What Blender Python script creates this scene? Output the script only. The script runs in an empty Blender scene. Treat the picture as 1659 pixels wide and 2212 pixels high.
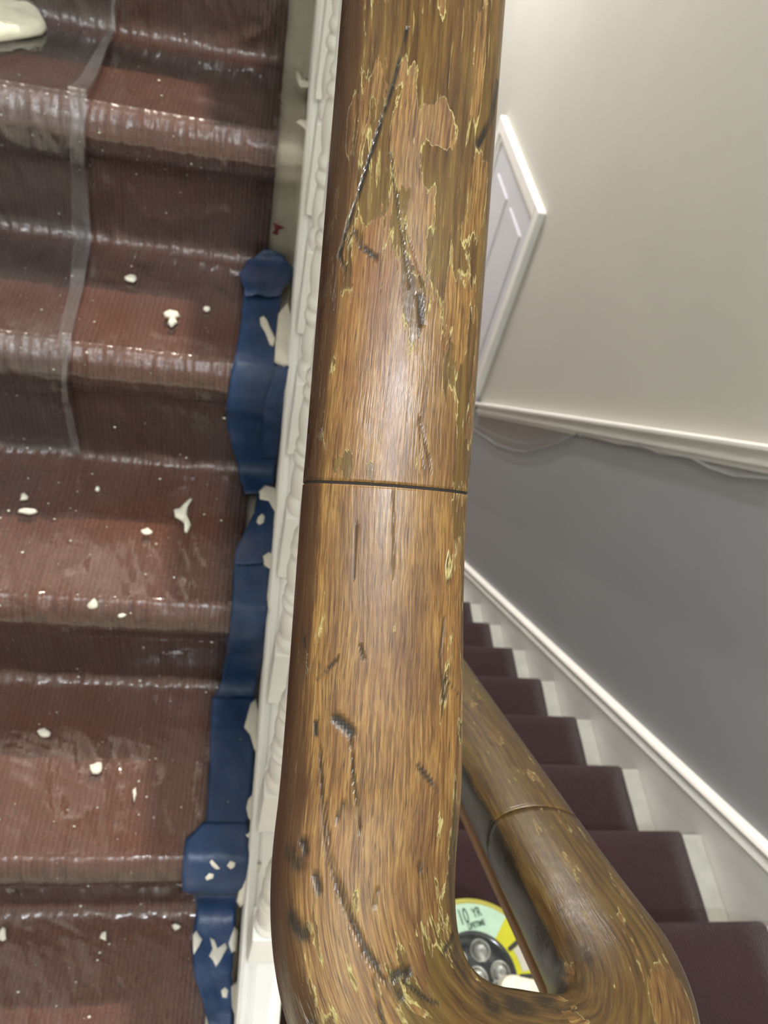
import bpy, bmesh, math, random
import numpy as np
from mathutils import Vector, Matrix, noise
random.seed(7)
SC = bpy.context.scene
COL = SC.collection
Z0 = 3.349                                   # camera height above the lower hall floor

# ------------------------------------------------------------------ camera
FPX = 1638.3
YAW, PITCH, ROLL = 0.2651, 0.8184, -0.2778
_f = Vector((math.sin(YAW)*math.cos(PITCH), math.cos(YAW)*math.cos(PITCH), -math.sin(PITCH)))
_r = Vector((math.cos(YAW), -math.sin(YAW), 0)); _d = _f.cross(_r)
CR = _r*math.cos(ROLL) + _d*math.sin(ROLL)
CD = -_r*math.sin(ROLL) + _d*math.cos(ROLL)
CF = _f
CAM = Vector((0, 0, Z0))
cd = bpy.data.cameras.new('camera'); cam = bpy.data.objects.new('camera', cd); COL.objects.link(cam)
m3 = Matrix((CR, -CD, -CF)).transposed()
cam.matrix_world = Matrix.Translation(CAM) @ m3.to_4x4()
cd.sensor_fit = 'VERTICAL'; cd.sensor_height = 36.0; cd.lens = FPX*36.0/2212.0
cd.clip_start = 0.02; cd.clip_end = 50
cd.dof.use_dof = True; cd.dof.focus_distance = 0.31; cd.dof.aperture_fstop = 17.0
SC.camera = cam

# ------------------------------------------------------------------ light
SC.view_settings.view_transform = 'Standard'; SC.view_settings.look = 'None'
SC.view_settings.exposure = 0.32; SC.view_settings.gamma = 1.0; SC.view_settings.use_curve_mapping = False
w = bpy.data.worlds.new('world'); SC.world = w; w.use_nodes = True
w.node_tree.nodes['Background'].inputs[0].default_value = (0.9, 0.93, 1.0, 1)
w.node_tree.nodes['Background'].inputs[1].default_value = 0.05
def lamp(name, loc, power, rad, col):
    l = bpy.data.lights.new(name, 'POINT'); l.energy = power; l.shadow_soft_size = rad; l.color = col
    o = bpy.data.objects.new(name, l); COL.objects.link(o); o.location = (loc[0], loc[1], loc[2]+Z0); return o
def downlight(name, loc, aim, power, rad, col, cone, blend):
    l = bpy.data.lights.new(name, 'SPOT'); l.energy = power; l.shadow_soft_size = rad; l.color = col; l.spot_size = math.radians(cone); l.spot_blend = blend
    o = bpy.data.objects.new(name, l); COL.objects.link(o); o.location = (loc[0], loc[1], loc[2]+Z0)
    o.rotation_euler = (Vector(aim)-Vector(loc)).to_track_quat('-Z', 'Y').to_euler(); return o
downlight('stairwell_downlight', (0.46, 4.65, 6.65), (0.2, 1.2, -1.0), 1900, 0.05, (1.0, 0.89, 0.76), 60, 0.5)
lamp('hall_ceiling_lamp', (0.16, 4.4, 0.40), 134, 0.08, (0.98, 0.97, 0.98))
lamp('landing_ceiling_lamp', (0.17, -0.88, 1.70), 116, 0.06, (0.90, 0.95, 1.0))

# ------------------------------------------------------------------ stair geometry (z relative to the camera, + Z0)
G, RZ = 0.225, 0.1775
YU, ZU = 0.2808, -0.9413 + Z0
YL, ZL = 0.5393, -1.5743 + Z0
XM, XW = 1.0572, 1.0772
XS0, XS1 = 0.034, 0.082                       # closed string of the upper flight
XLEFT = -0.86
FLOOR = 0.0
LAND = -1.219 + Z0
SL = RZ/G

# ------------------------------------------------------------------ helpers
def link(o, parent=None):
    COL.objects.link(o)
    if parent is not None:
        inv = o.matrix_parent_inverse.copy(); o.parent = parent; o.matrix_parent_inverse = inv
    return o
def tag(o, label=None, cat=None, group=None, kind=None):
    if label: o['label'] = label
    if cat: o['category'] = cat
    if group: o['group'] = group
    if kind: o['kind'] = kind
    return o
def empty(name, loc=(0,0,0)):
    o = bpy.data.objects.new(name, None); o.location = loc; o.empty_display_size = 0.05
    return link(o)
def mesh(name, V, F, mat, parent=None, smooth=False, uv=None, mats=None, fm=None):
    me = bpy.data.meshes.new(name); me.from_pydata([tuple(v) for v in V], [], F)
    if mats:
        for m in mats: me.materials.append(m)
        if fm:
            for p, i in zip(me.polygons, fm): p.material_index = i
    else: me.materials.append(mat)
    if smooth:
        for p in me.polygons: p.use_smooth = True
    if uv:
        L = me.uv_layers.new(name='UVMap')
        for p in me.polygons:
            for li in p.loop_indices: L.data[li].uv = uv[me.loops[li].vertex_index]
    me.update()
    o = bpy.data.objects.new(name, me)
    if parent is not None:
        o.matrix_parent_inverse = Matrix.Translation(-Vector(parent.location))
    return link(o, parent)
def fixn(o):
    b = bmesh.new(); b.from_mesh(o.data); bmesh.ops.recalc_face_normals(b, faces=b.faces); b.to_mesh(o.data); b.free(); return o
def bevel(o, wd, seg=2):
    m = o.modifiers.new('bevel', 'BEVEL'); m.width = wd; m.segments = seg; m.limit_method = 'ANGLE'; return o
def box(name, x0, x1, y0, y1, z0, z1, mat, parent=None, bev=0.0):
    V = [(x,y,z) for x in (x0,x1) for y in (y0,y1) for z in (z0,z1)]
    F = [(0,1,3,2),(4,6,7,5),(0,4,5,1),(2,3,7,6),(0,2,6,4),(1,5,7,3)]
    o = mesh(name, V, F, mat, parent)
    if bev: bevel(o, bev)
    return o
def extrude(name, prof, A, B, ax, ay, mat, parent=None, smooth=False):
    """closed profile (list of (a,b)) swept straight from A to B, axes ax, ay"""
    n = len(prof); A = Vector(A); B = Vector(B); ax = Vector(ax); ay = Vector(ay)
    V = [A+ax*a+ay*b for a, b in prof] + [B+ax*a+ay*b for a, b in prof]
    F = [(i, (i+1) % n, n+(i+1) % n, n+i) for i in range(n)] + [tuple(range(n))[::-1], tuple(range(n, 2*n))]
    return fixn(mesh(name, V, F, mat, parent, smooth))
def ray(u, v):
    return CR*((u-829.5)/FPX) + CD*((v-1106.0)/FPX) + CF
def hit_poly(u, v, poly):
    """the sight line through a photo pixel meets the stair surface (profile poly in y,z): world point, normal, position along"""
    d = ray(u, v); best = None; s = 0.0
    for (a, b) in zip(poly[:-1], poly[1:]):
        ey, ez = b[0]-a[0], b[1]-a[1]; L = math.hypot(ey, ez)
        det = d.y*(-ez) + d.z*ey
        if abs(det) > 1e-9:
            ry, rz = a[0]-CAM.y, a[1]-CAM.z
            t = (ry*(-ez) + rz*ey)/det; q = (d.y*rz - d.z*ry)/det
            if t > 0 and -1e-6 <= q <= 1+1e-6 and (best is None or t < best[0]):
                n = Vector((0, -ez, ey))/L
                if n.dot(d) > 0: n = -n
                best = (t, n, s+q*L)
        s += L
    if best is None: return None
    return CAM + d*best[0], best[1], best[2]

# ------------------------------------------------------------------ materials
def newmat(name):
    m = bpy.data.materials.new(name); m.use_nodes = True
    nt = m.node_tree; return m, nt, nt.nodes['Principled BSDF']
class NT:
    def __init__(s, nt): s.nt = nt
    def n(s, t, **k):
        x = s.nt.nodes.new(t)
        for a, b in k.items(): setattr(x, a, b)
        return x
    def l(s, a, b): s.nt.links.new(a, b)
    def noise(s, vec, scale, detail=3, rough=.55, dist=0.0):
        x = s.n('ShaderNodeTexNoise'); x.inputs['Scale'].default_value = scale; x.inputs['Detail'].default_value = detail
        x.inputs['Roughness'].default_value = rough; x.inputs['Distortion'].default_value = dist
        if vec is not None: s.l(vec, x.inputs['Vector'])
        return x.outputs['Fac']
    def mapp(s, vec, scale=(1,1,1), loc=(0,0,0), rot=(0,0,0), typ='POINT'):
        x = s.n('ShaderNodeMapping', vector_type=typ); x.inputs['Scale'].default_value = scale
        x.inputs['Location'].default_value = loc; x.inputs['Rotation'].default_value = rot; s.l(vec, x.inputs['Vector']); return x.outputs[0]
    def ramp(s, fac, stops, interp='LINEAR'):
        x = s.n('ShaderNodeValToRGB'); x.color_ramp.interpolation = interp; cr = x.color_ramp
        while len(cr.elements) < len(stops): cr.elements.new(0.5)
        for e, (p, c) in zip(cr.elements, stops):
            e.position = p; e.color = (c[0], c[1], c[2], 1) if not isinstance(c, (int, float)) else (c, c, c, 1)
        s.l(fac, x.inputs[0]); return x.outputs[0]
    def mix(s, fac, a, b, mode='MIX'):
        x = s.n('ShaderNodeMix', data_type='RGBA', blend_type=mode)
        for sock, val in ((x.inputs[0], fac), (x.inputs[6], a), (x.inputs[7], b)):
            if isinstance(val, (int, float)): sock.default_value = val
            elif isinstance(val, tuple): sock.default_value = (*val[:3], 1)
            else: s.l(val, sock)
        return x.outputs[2]
    def math(s, op, a, b=None, clamp=False):
        x = s.n('ShaderNodeMath', operation=op); x.use_clamp = clamp
        for i, v in enumerate((a, b)):
            if v is None: continue
            if isinstance(v, (int, float)): x.inputs[i].default_value = v
            else: s.l(v, x.inputs[i])
        return x.outputs[0]
    def coord(s, kind='Object'):
        if kind == 'World':
            return s.n('ShaderNodeNewGeometry').outputs['Position']
        return s.n('ShaderNodeTexCoord').outputs[kind]
    def bump(s, h, strength, dist, bsdf, prev=None):
        x = s.n('ShaderNodeBump'); x.inputs['Strength'].default_value = strength; x.inputs['Distance'].default_value = dist
        s.l(h, x.inputs['Height'])
        if prev is not None: s.l(prev, x.inputs['Normal'])
        s.l(x.outputs[0], bsdf.inputs['Normal']); return x.outputs[0]

def paint(name, col, rough=.4, var=.06, scale=6, bumps=.15, bscale=60):
    m, nt, b = newmat(name); t = NT(nt); P = t.coord('World')
    n = t.noise(P, scale, 4)
    c0 = tuple(max(0, c*(1-var)) for c in col); c1 = tuple(min(1, c*(1+var)) for c in col)
    t.l(t.ramp(n, [(.3, c0), (.7, c1)]), b.inputs['Base Color'])
    b.inputs['Roughness'].default_value = rough
    t.bump(t.noise(P, bscale, 3), bumps, .002, b)
    return m
M = {}
M['white'] = paint('white_gloss_paint', (.84, .84, .82), .32, .05, 9, .12, 40)
M['trimwhite'] = paint('white_trim_paint', (.83, .82, .79), .35, .04, 9, .1, 40)
M['margin'] = paint('cream_tread_paint', (.78, .73, .59), .45, .10, 14, .2, 90)
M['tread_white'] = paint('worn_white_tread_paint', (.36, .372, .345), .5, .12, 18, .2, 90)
M['wallcream'] = paint('cream_wall_paint', (.49, .475, .43), .7, .03, 2.5, .10, 160)
M['wallgrey'] = paint('grey_wall_paint', (.325, .333, .35), .6, .03, 2.5, .10, 160)
M['stringface'] = paint('warm_white_string_paint', (.52, .49, .44), .4, .04, 5, .1, 50)
M['ceiling'] = paint('ceiling_paint', (.75, .74, .70), .8, .02)
M['door'] = paint('door_paint', (.66, .65, .70), .4, .03)
M['floor'] = paint('hall_floor', (.16, .11, .08), .5, .2)
M['drip'] = paint('cream_paint_drip', (.72, .69, .60), .4, .08, 40, .3, 200)
M['flake'] = paint('cream_paint_flake', (.76, .74, .62), .55, .12, 60, .3, 250)
M['cloth'] = paint('cream_scrap', (.74, .72, .56), .75, .12, 35, .5, 120)
M['red'] = paint('dark_red_scrap', (.10, .004, .008), .5, .1)
M['black'] = paint('black_print', (.012, .014, .013), .5, .1)
M['greentext'] = paint('dark_green_print', (.02, .06, .04), .5, .1)
M['dark'] = paint('dark_gap', (.02, .016, .012), .8, .2)

def carpet_mat(name, ca, cb):
    m, nt, b = newmat(name); t = NT(nt); P = t.coord('World')
    wv = t.n('ShaderNodeTexWave', wave_type='BANDS', bands_direction='X'); wv.inputs['Scale'].default_value = 52
    wv.inputs['Distortion'].default_value = 1.2; wv.inputs['Detail'].default_value = 2; wv.inputs['Detail Scale'].default_value = 2
    t.l(P, wv.inputs['Vector'])
    n = t.noise(P, 9, 5); n2 = t.noise(P, 420, 2)
    c = t.ramp(n, [(.25, ca), (.75, cb)])
    c = t.mix(t.math('MULTIPLY', wv.outputs['Fac'], .35), c, tuple(x*1.7 for x in cb))
    c = t.mix(t.ramp(n2, [(.35, .55), (.65, 0)]), c, tuple(x*.4 for x in ca))
    t.l(c, b.inputs['Base Color']); b.inputs['Roughness'].default_value = .95
    b.inputs['Specular IOR Level'].default_value = .1
    b.inputs['Sheen Weight'].default_value = .12; b.inputs['Sheen Roughness'].default_value = .4
    h = t.math('ADD', wv.outputs['Fac'], t.math('MULTIPLY', n2, 1.3))
    t.bump(h, .7, .003, b)
    return m
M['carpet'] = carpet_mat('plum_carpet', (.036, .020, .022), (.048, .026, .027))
M['carpet_lit'] = carpet_mat('ribbed_carpet_lit_tone', (.155, .064, .043), (.225, .090, .052))  # same carpet as the lower flight, with warm lamplight painted into its colour

def film_mat(name, haze, hscale=7, rough=.045, bumpd=.0012, seed=0, gloss=1.5):
    """thin clear polythene: transparent with a glossy skin and a milky, creased haze"""
    m = bpy.data.materials.new(name); m.use_nodes = True; nt = m.node_tree; nt.nodes.clear(); t = NT(nt)
    P = t.mapp(t.coord('World'), loc=(seed*3.1, seed*1.7, seed))
    out = t.n('ShaderNodeOutputMaterial')
    big = t.noise(P, hscale, 5, .6, .6)
    crease = t.n('ShaderNodeTexNoise', noise_type='RIDGED_MULTIFRACTAL'); crease.inputs['Scale'].default_value = 9
    crease.inputs['Detail'].default_value = 5; crease.inputs['Roughness'].default_value = .62
    t.l(t.mapp(P, (1.6, 1.0, 1.0), rot=(.3, .2, .5)), crease.inputs['Vector'])
    fine = t.noise(P, 95, 3, .6)
    h = t.math('ADD', t.math('MULTIPLY', crease.outputs['Fac'], .6), t.math('MULTIPLY', fine, .55))
    bp = t.n('ShaderNodeBump'); bp.inputs['Strength'].default_value = .55; bp.inputs['Distance'].default_value = bumpd; t.l(h, bp.inputs['Height'])
    tr = t.n('ShaderNodeBsdfTransparent'); tr.inputs[0].default_value = (.94, .94, .94, 1)
    gl = t.n('ShaderNodeBsdfGlossy'); gl.inputs['Roughness'].default_value = rough; t.l(bp.outputs[0], gl.inputs['Normal'])
    df = t.n('ShaderNodeBsdfDiffuse'); df.inputs[0].default_value = (.62, .62, .64, 1)
    at = t.n('ShaderNodeAttribute'); at.attribute_name = 'crinkle'
    t.l(t.math('ADD', rough, t.math('MULTIPLY', at.outputs['Fac'], .17)), gl.inputs['Roughness'])
    t.l(t.math('ADD', .45, t.math('MULTIPLY', at.outputs['Fac'], .9)), bp.inputs['Strength'])
    fr = t.n('ShaderNodeFresnel'); fr.inputs[0].default_value = 1.5; t.l(bp.outputs[0], fr.inputs['Normal'])
    hz = t.math('MULTIPLY', t.ramp(big, [(.32, .25), (.72, 1.0)]), haze)
    hz = t.math('ADD', hz, t.math('MULTIPLY', t.ramp(crease.outputs['Fac'], [(.60, 0), (.80, 1.0)]), haze*1.6))
    m1 = t.n('ShaderNodeMixShader'); t.l(hz, m1.inputs[0]); t.l(tr.outputs[0], m1.inputs[1]); t.l(df.outputs[0], m1.inputs[2])
    m2 = t.n('ShaderNodeMixShader'); t.l(t.math('MULTIPLY', fr.outputs[0], gloss, True), m2.inputs[0]); t.l(m1.outputs[0], m2.inputs[1]); t.l(gl.outputs[0], m2.inputs[2])
    t.l(m2.outputs[0], out.inputs['Surface'])
    return m
M['film'] = film_mat('clear_polythene', .055)
M['film2'] = film_mat('clear_polythene_second', .06, 6, .05, .0012, 2)
M['hem'] = film_mat('folded_polythene_edge', .20, 5, .2, .001, 3)
M['filmwall'] = film_mat('polythene_tuck', .10, 12, .25, .001, 4, .35)
M['rolled'] = paint('rolled_polythene', (.62, .63, .64), .3, .1)

def tape_mat():
    m, nt, b = newmat('blue_masking_tape'); t = NT(nt); P = t.coord('World')
    n = t.noise(P, 16, 5); sp = t.noise(t.mapp(P, (1, .6, .6)), 75, 4, .6)
    c = t.ramp(n, [(.3, (.006, .026, .080)), (.52, (.014, .046, .125)), (.68, (.060, .075, .150))])
    c = t.mix(t.ramp(sp, [(.735, 0), (.775, .8)]), c, (.60, .58, .55))
    t.l(c, b.inputs['Base Color']); b.inputs['Roughness'].default_value = .42
    t.bump(t.noise(P, 60, 4), .35, .003, b); return m
M['tape'] = tape_mat()

# rail coordinates: UV.x = metres along the rail from the upper joint, UV.y = metres across (+ towards the stair well)
RAIL_TOPC = (0.0593, 0.205, -0.211 + Z0)      # crown of the rail at the upper joint
def rail_sq(u, v):
    """photo pixel on the upper rail -> (s, q) on its crown"""
    d = ray(u, v); sl = .86 if v < 1050 else .80
    n = Vector((0, -sl, 1)); P = CAM + d*((n.dot(Vector(RAIL_TOPC)-CAM))/n.dot(d))
    return -(P.y-RAIL_TOPC[1])*math.hypot(1, sl), P.x-0.058
def wood_mat():
    m, nt, b = newmat('stripped_hardwood'); t = NT(nt)
    UV = t.n('ShaderNodeUVMap').outputs[0]
    sep = t.n('ShaderNodeSeparateXYZ'); t.l(UV, sep.inputs[0]); U, Q = sep.outputs[0], sep.outputs[1]
    warp = t.noise(t.mapp(UV, (9, 9, 1)), 1, 3)
    wv = t.n('ShaderNodeVectorMath', operation='ADD'); t.l(UV, wv.inputs[0])
    cmb = t.n('ShaderNodeCombineXYZ'); t.l(t.math('MULTIPLY', t.math('SUBTRACT', warp, .5), .008), cmb.inputs[1]); t.l(cmb.outputs[0], wv.inputs[1])
    W = wv.outputs[0]
    grain = t.noise(t.mapp(W, (40, 800, 1)), 1, 4, .65)
    band = t.noise(t.mapp(W, (14, 170, 1), (3, 1, 0)), 1, 4, .6)
    pore = t.noise(t.mapp(W, (75, 1500, 1), (1, 7, 0)), 1, 2, .5)
    tone = t.noise(t.mapp(W, (11, 26, 1), (5, 2, 0)), 1, 4, .6)
    c = t.ramp(grain, [(.32, (.050, .022, .009)), (.44, (.23, .115, .040)), (.56, (.49, .29, .11)), (.70, (.76, .52, .25))])
    c2 = t.ramp(band, [(.30, (.13, .050, .017)), (.48, (.33, .160, .055)), (.70, (.54, .31, .115))])
    c = t.mix(.42, c, c2)
    fleck = t.noise(t.mapp(W, (75, 1200, 1), (8, 3, 0)), 1, 3, .7)
    c = t.mix(t.ramp(fleck, [(.52, 0), (.66, .7)]), c, (.085, .036, .014))
    c = t.mix(t.ramp(t.noise(t.mapp(W, (60, 1400, 1), (2, 9, 0)), 1, 3, .6), [(.56, 0), (.70, .5)]), c, (.72, .50, .24))
    c = t.mix(t.ramp(tone, [(.50, 0), (.68, .75)]), c, (.135, .050, .019))
    red = t.noise(t.mapp(W, (10, 40, 1), (9, 4, 0)), 1, 3, .5)
    redm = t.math('MULTIPLY', t.ramp(red, [(.52, 0), (.60, .75)]), t.ramp(t.math('ADD', U, .5), [(.25, 1), (.42, .55), (.5, .2)]))
    c = t.mix(redm, c, t.mix(grain, (.20, .060, .020), (.46, .19, .075)))
    c = t.mix(t.ramp(pore, [(.60, 0), (.68, .8)]), c, (.055, .022, .010))
    # what is left of the old varnish
    pn = t.noise(t.mapp(W, (23, 125, 1), (2, 8, 0)), 1, 5, .6, .5)
    bias = t.ramp(t.math('ADD', U, .5), [(.10, .69), (.20, .64), (.36, .575), (.44, .49), (.485, .44), (.52, .40), (.60, .37), (.655, .40), (.70, .60), (.78, .66), (1.0, .70)])
    qb = t.ramp(t.math('ADD', t.math('MULTIPLY', Q, 10), .5), [(.15, .08), (.26, .0), (.62, .0), (.74, .085), (.83, .13)])
    ap = t.n('ShaderNodeAttribute'); ap.attribute_name = 'patch'
    val = t.math('ADD', t.math('ADD', t.math('ADD', pn, bias), qb), ap.outputs['Fac'])
    var = t.ramp(t.math('SUBTRACT', val, .5), [(.575, 0), (.583, 1)])
    vcol = t.ramp(t.noise(t.mapp(W, (16, 330, 1), (4, 4, 0)), 1, 5, .68), [(.32, (.030, .013, .005)), (.47, (.125, .066, .020)), (.60, (.225, .135, .042)), (.74, (.33, .23, .085))])
    vcol = t.mix(t.ramp(t.noise(t.mapp(W, (13, 30, 1), (7, 7, 0)), 1, 2), [(.5, 0), (.7, .6)]), vcol, (.22, .165, .040))
    c = t.mix(t.math('MULTIPLY', var, .84), c, vcol)
    edge = t.ramp(t.math('SUBTRACT', val, .5), [(.556, 0), (.566, 1), (.580, 1), (.592, 0)])
    brk = t.ramp(t.noise(t.mapp(W, (70, 70, 1)), 1, 2), [(.44, 0), (.54, .9)])
    edge = t.math('MULTIPLY', edge, brk)
    c = t.mix(edge, c, (.74, .66, .34))
    stk = t.ramp(t.noise(t.mapp(W, (30, 560, 1), (6, 1, 0)), 1, 3, .6), [(.615, 0), (.66, .75)])
    stk = t.math('MULTIPLY', stk, t.ramp(t.math('ADD', U, .5), [(.22, 1), (.36, .7), (.46, .12), (.52, .0)]))
    c = t.mix(stk, c, (.60, .50, .23))
    dks = t.ramp(t.noise(t.mapp(W, (18, 300, 1), (1, 5, 0)), 1, 4, .65), [(.56, 0), (.66, .8)])
    dks = t.math('MULTIPLY', dks, t.ramp(t.math('ADD', U, .5), [(.22, 1), (.36, .6), (.5, .25)]))
    c = t.mix(dks, c, (.055, .022, .010))
    # dark stained left shoulder, widest on the upper section
    ed = t.math('ADD', Q, t.math('MULTIPLY', t.math('SUBTRACT', band, .5), .020))
    ed = t.math('ADD', ed, t.ramp(t.math('ADD', U, .5), [(.2, .0), (.5, .0065), (.6, .0075), (.62, .004)]))
    edm = t.ramp(t.math('ADD', t.math('MULTIPLY', ed, 10), .5), [(.15, .94), (.23, .82), (.275, 0)])
    c = t.mix(edm, c, t.mix(grain, (.030, .011, .005), (.135, .050, .020)))
    # scratches, dents and dark knocks, stored point by point on the rail where they lie
    at = t.n('ShaderNodeAttribute'); at.attribute_name = 'knock'; tot = at.outputs['Fac']
    tot = t.math('MULTIPLY', tot, t.ramp(t.noise(t.mapp(UV, (60, 160, 1)), 1, 3), [(.34, .35), (.52, 1)]))
    c = t.mix(tot, c, (.016, .013, .010))
    # pale hairline scuffs
    sc = t.noise(t.mapp(UV, (25, 900, 1), (0, 0, 0), (0, 0, .35)), 1, 2); sc2 = t.noise(t.mapp(UV, (25, 900, 1), (0, 3, 0), (0, 0, -.5)), 1, 2)
    scf = t.math('MULTIPLY', t.ramp(t.math('MAXIMUM', sc, sc2), [(.70, 0), (.74, .55)]), t.ramp(t.noise(t.mapp(UV, (18, 18, 1)), 1, 2), [(.5, 0), (.62, 1)]))
    c = t.mix(scf, c, (.55, .38, .18))
    # old black finish left on the side towards the well, past the turn
    sd = t.math('ADD', Q, t.math('MULTIPLY', t.math('SUBTRACT', pn, .5), .020))
    sdm = t.math('MULTIPLY', t.ramp(t.math('MULTIPLY', sd, 10), [(.35, 0), (.385, .97)]), t.ramp(t.math('ADD', U, .5), [(.64, 0), (.76, 1)]))
    c = t.mix(sdm, c, (.016, .014, .010))
    c = t.mix(1.0, c, t.ramp(t.math('ADD', U, .5), [(.62, (.545, .525, .38)), (.76, (.40, .40, .28))]), 'MULTIPLY')
    t.l(c, b.inputs['Base Color'])
    rg = t.mix(var, t.ramp(tone, [(.4, .29), (.6, .40)]), (.22, .22, .22))
    t.l(rg, b.inputs['Roughness']); b.inputs['Specular IOR Level'].default_value = .5
    b.inputs['Coat Weight'].default_value = .10; b.inputs['Coat Roughness'].default_value = .30
    h = t.math('ADD', t.math('MULTIPLY', grain, .35), t.math('MULTIPLY', pore, -.2))
    h = t.math('ADD', h, t.math('MULTIPLY', var, .45)); h = t.math('ADD', h, t.math('MULTIPLY', edge, .5))
    h = t.math('SUBTRACT', h, t.math('MULTIPLY', tot, 1.0))
    h = t.math('ADD', h, t.math('MULTIPLY', t.noise(t.mapp(UV, (60, 60, 1)), 1, 3), .5))
    t.bump(h, .55, .0011, b)
    return m
SCRATCH = [
 [(.0011, 1), (880, 60), (850, 180), (810, 300), (770, 420), (738, 505), (728, 540)],
 [(.0010, .9), (728, 530), (745, 570)],
 [(.0017, 1), (770, 490), (782, 525), (812, 552)],
 [(.0022, 1), (1108, 150), (1085, 235), (1045, 300)],
 [(.0006, .7), (845, 330), (862, 480), (885, 620)],
 [(.0005, .7), (870, 480), (915, 620)],
 [(.0006, .8), (905, 900), (935, 1020)],
 [(.0005, .7), (905, 900), (915, 1010)],
 [(.0007, .8), (770, 1130), (760, 1250)],
 [(.0006, .7), (850, 1060), (845, 1250)],
 [(.0009, .7), (960, 1340), (945, 1420), (952, 1520)],
 [(.0010, .9), (722, 1420), (675, 1470)],
 [(.0008, .8), (770, 1390), (776, 1420)],
 [(.0032, 1), (718, 1552), (745, 1580)],
 [(.0012, 1), (672, 1565), (673, 1590)],
 [(.0007, .9), (745, 1590), (752, 1690), (764, 1800)],
 [(.0007, .9), (682, 1620), (688, 1740), (692, 1820), (715, 1920), (735, 2010), (752, 2100), (760, 2130)],
 [(.0007, .8), (695, 1730), (702, 1830), (725, 1930), (745, 2040)],
 [(.0018, .9), (735, 2020), (748, 2060)],
 [(.0014, .9), (885, 1660), (905, 1685), (930, 1715)],
 [(.0006, .7), (950, 1470), (1000, 1520)],
 [(.0022, 1), (645, 1818), (652, 1832)],
 [(.0042, .8), (610, 1840), (635, 1860)],
 [(.0040, .9), (605, 1950), (628, 1975)],
 [(.0018, .9), (670, 1880), (674, 1905)],
 [(.0012, .8), (730, 1740), (718, 1770)],
 [(.0034, .9), (770, 2090), (795, 2100)],
 [(.0034, .8), (895, 2130), (930, 2125)],
 [(.0022, .9), (752, 2110), (760, 2135)],
 [(.0012, .8), (785, 1915), (775, 1945)],
 [(.0016, .8), (880, 1880), (882, 1895)],
 [(.0010, .8), (705, 2180), (725, 2110), (735, 2075)],
 [(.0010, .8), (780, 2110), (805, 2190), (815, 2212)],
 [(.0012, .7), (590, 2100), (630, 2160)],
 [(.0020, .8), (905, 640), (912, 700)],
 [(.0012, .7), (640, 1380), (642, 1395)],
 [(.0016, .7), (985, 1850), (980, 1870)],
]
# varnish left (+) or stripped to bare wood (-): pixel, half sizes in pixels, strength
PATCH = [((970,120),70,130,.16), ((1100,250),34,330,.16), ((955,500),38,95,.20), ((935,345),26,45,.18), ((912,665),16,55,.20),
 ((975,775),14,80,.13), ((755,1000),30,34,.26), ((800,1010),14,26,.22), ((1010,1000),16,60,.17), ((1078,700),16,300,.12), ((800,440),24,60,.16),
 ((850,60),60,80,.10), ((990,430),20,70,.12), ((1045,120),13,120,-.40), ((950,265),42,48,-.34), ((1058,400),30,85,-.34), ((870,150),22,60,-.12),
 ((800,800),70,150,-.10), ((1000,640),30,60,-.14), ((975,1230),14,60,.13), ((1000,1180),10,70,.12)]
M['wood'] = wood_mat()
def plainwood(name, a, b_, rough):
    m, nt, b = newmat(name); t = NT(nt); P = t.coord('World')
    n = t.noise(t.mapp(P, (60, 12, 12)), 1, 4); t.l(t.ramp(n, [(.3, a), (.7, b_)]), b.inputs['Base Color'])
    b.inputs['Roughness'].default_value = rough; t.bump(n, .3, .001, b); return m
M['subrail'] = plainwood('orange_brown_varnish', (.13, .055, .012), (.23, .105, .026), .35)

# ------------------------------------------------------------------ step profiles (y, z)
def prof_up(k0, k1, off=0.0, nose=0.018):
    P = []
    for k in range(k0, k1+1):
        y, z = YU+k*G, ZU+k*RZ
        P += [(y+nose-off, z-RZ+(off if k > k0 else 0)), (y+nose-off, z-.030-off), (y+.004-off, z-.026-off), (y-off*.9, z-.016), (y+.002-off*.6, z-.006+off*.4), (y+.010-off*.3, z+off)]
        if k == k1: P.append((y+G+nose-off, z+off))
    return P
def prof_low(k0, k1, off=0.0, nose=0.018):
    """descending away from the camera; k0 is the highest nosing"""
    P = []
    for k in range(k0, k1+1):
        y, z = YL+k*G, ZL-k*RZ
        P += [(y-G-nose+off, z+off), (y-.010+off*.3, z+off), (y-.002+off*.6, z-.006+off*.4), (y+off*.9, z-.016), (y-.004+off, z-.026-off), (y-nose+off, z-.030-off)]
        if k == k1: P.append((y-nose+off, z-RZ))
    return P
def densify(P, step):
    Q = []
    for a, b in zip(P[:-1], P[1:]):
        n = max(1, int(math.hypot(b[0]-a[0], b[1]-a[1])/step))
        for i in range(n): Q.append((a[0]+(b[0]-a[0])*i/n, a[1]+(b[1]-a[1])*i/n))
    Q.append(P[-1]); return Q
def runner(name, top, bot, x0, x1, mat, parent=None, nx=14, jag=.002):
    n = len(top); V = []; F = []
    for i, (y, z) in enumerate(top):
        for j in range(nx+1):
            x = x0+(x1-x0)*j/nx
            if j in (0, nx): x += jag*noise.noise((y*30, z*30, j))
            V.append((x, y, z))
    base = len(V)
    for i, (y, z) in enumerate(bot): V += [(x0, y, z), (x1, y, z)]
    for i in range(n-1):
        for j in range(nx): a = i*(nx+1)+j; F.append((a, a+1, a+nx+2, a+nx+1))
        F.append((i*(nx+1), (i+1)*(nx+1), base+2*(i+1), base+2*i))
        F.append((i*(nx+1)+nx, base+2*i+1, base+2*(i+1)+1, (i+1)*(nx+1)+nx))
    return fixn(mesh(name, V, F, mat, parent, True))

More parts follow.
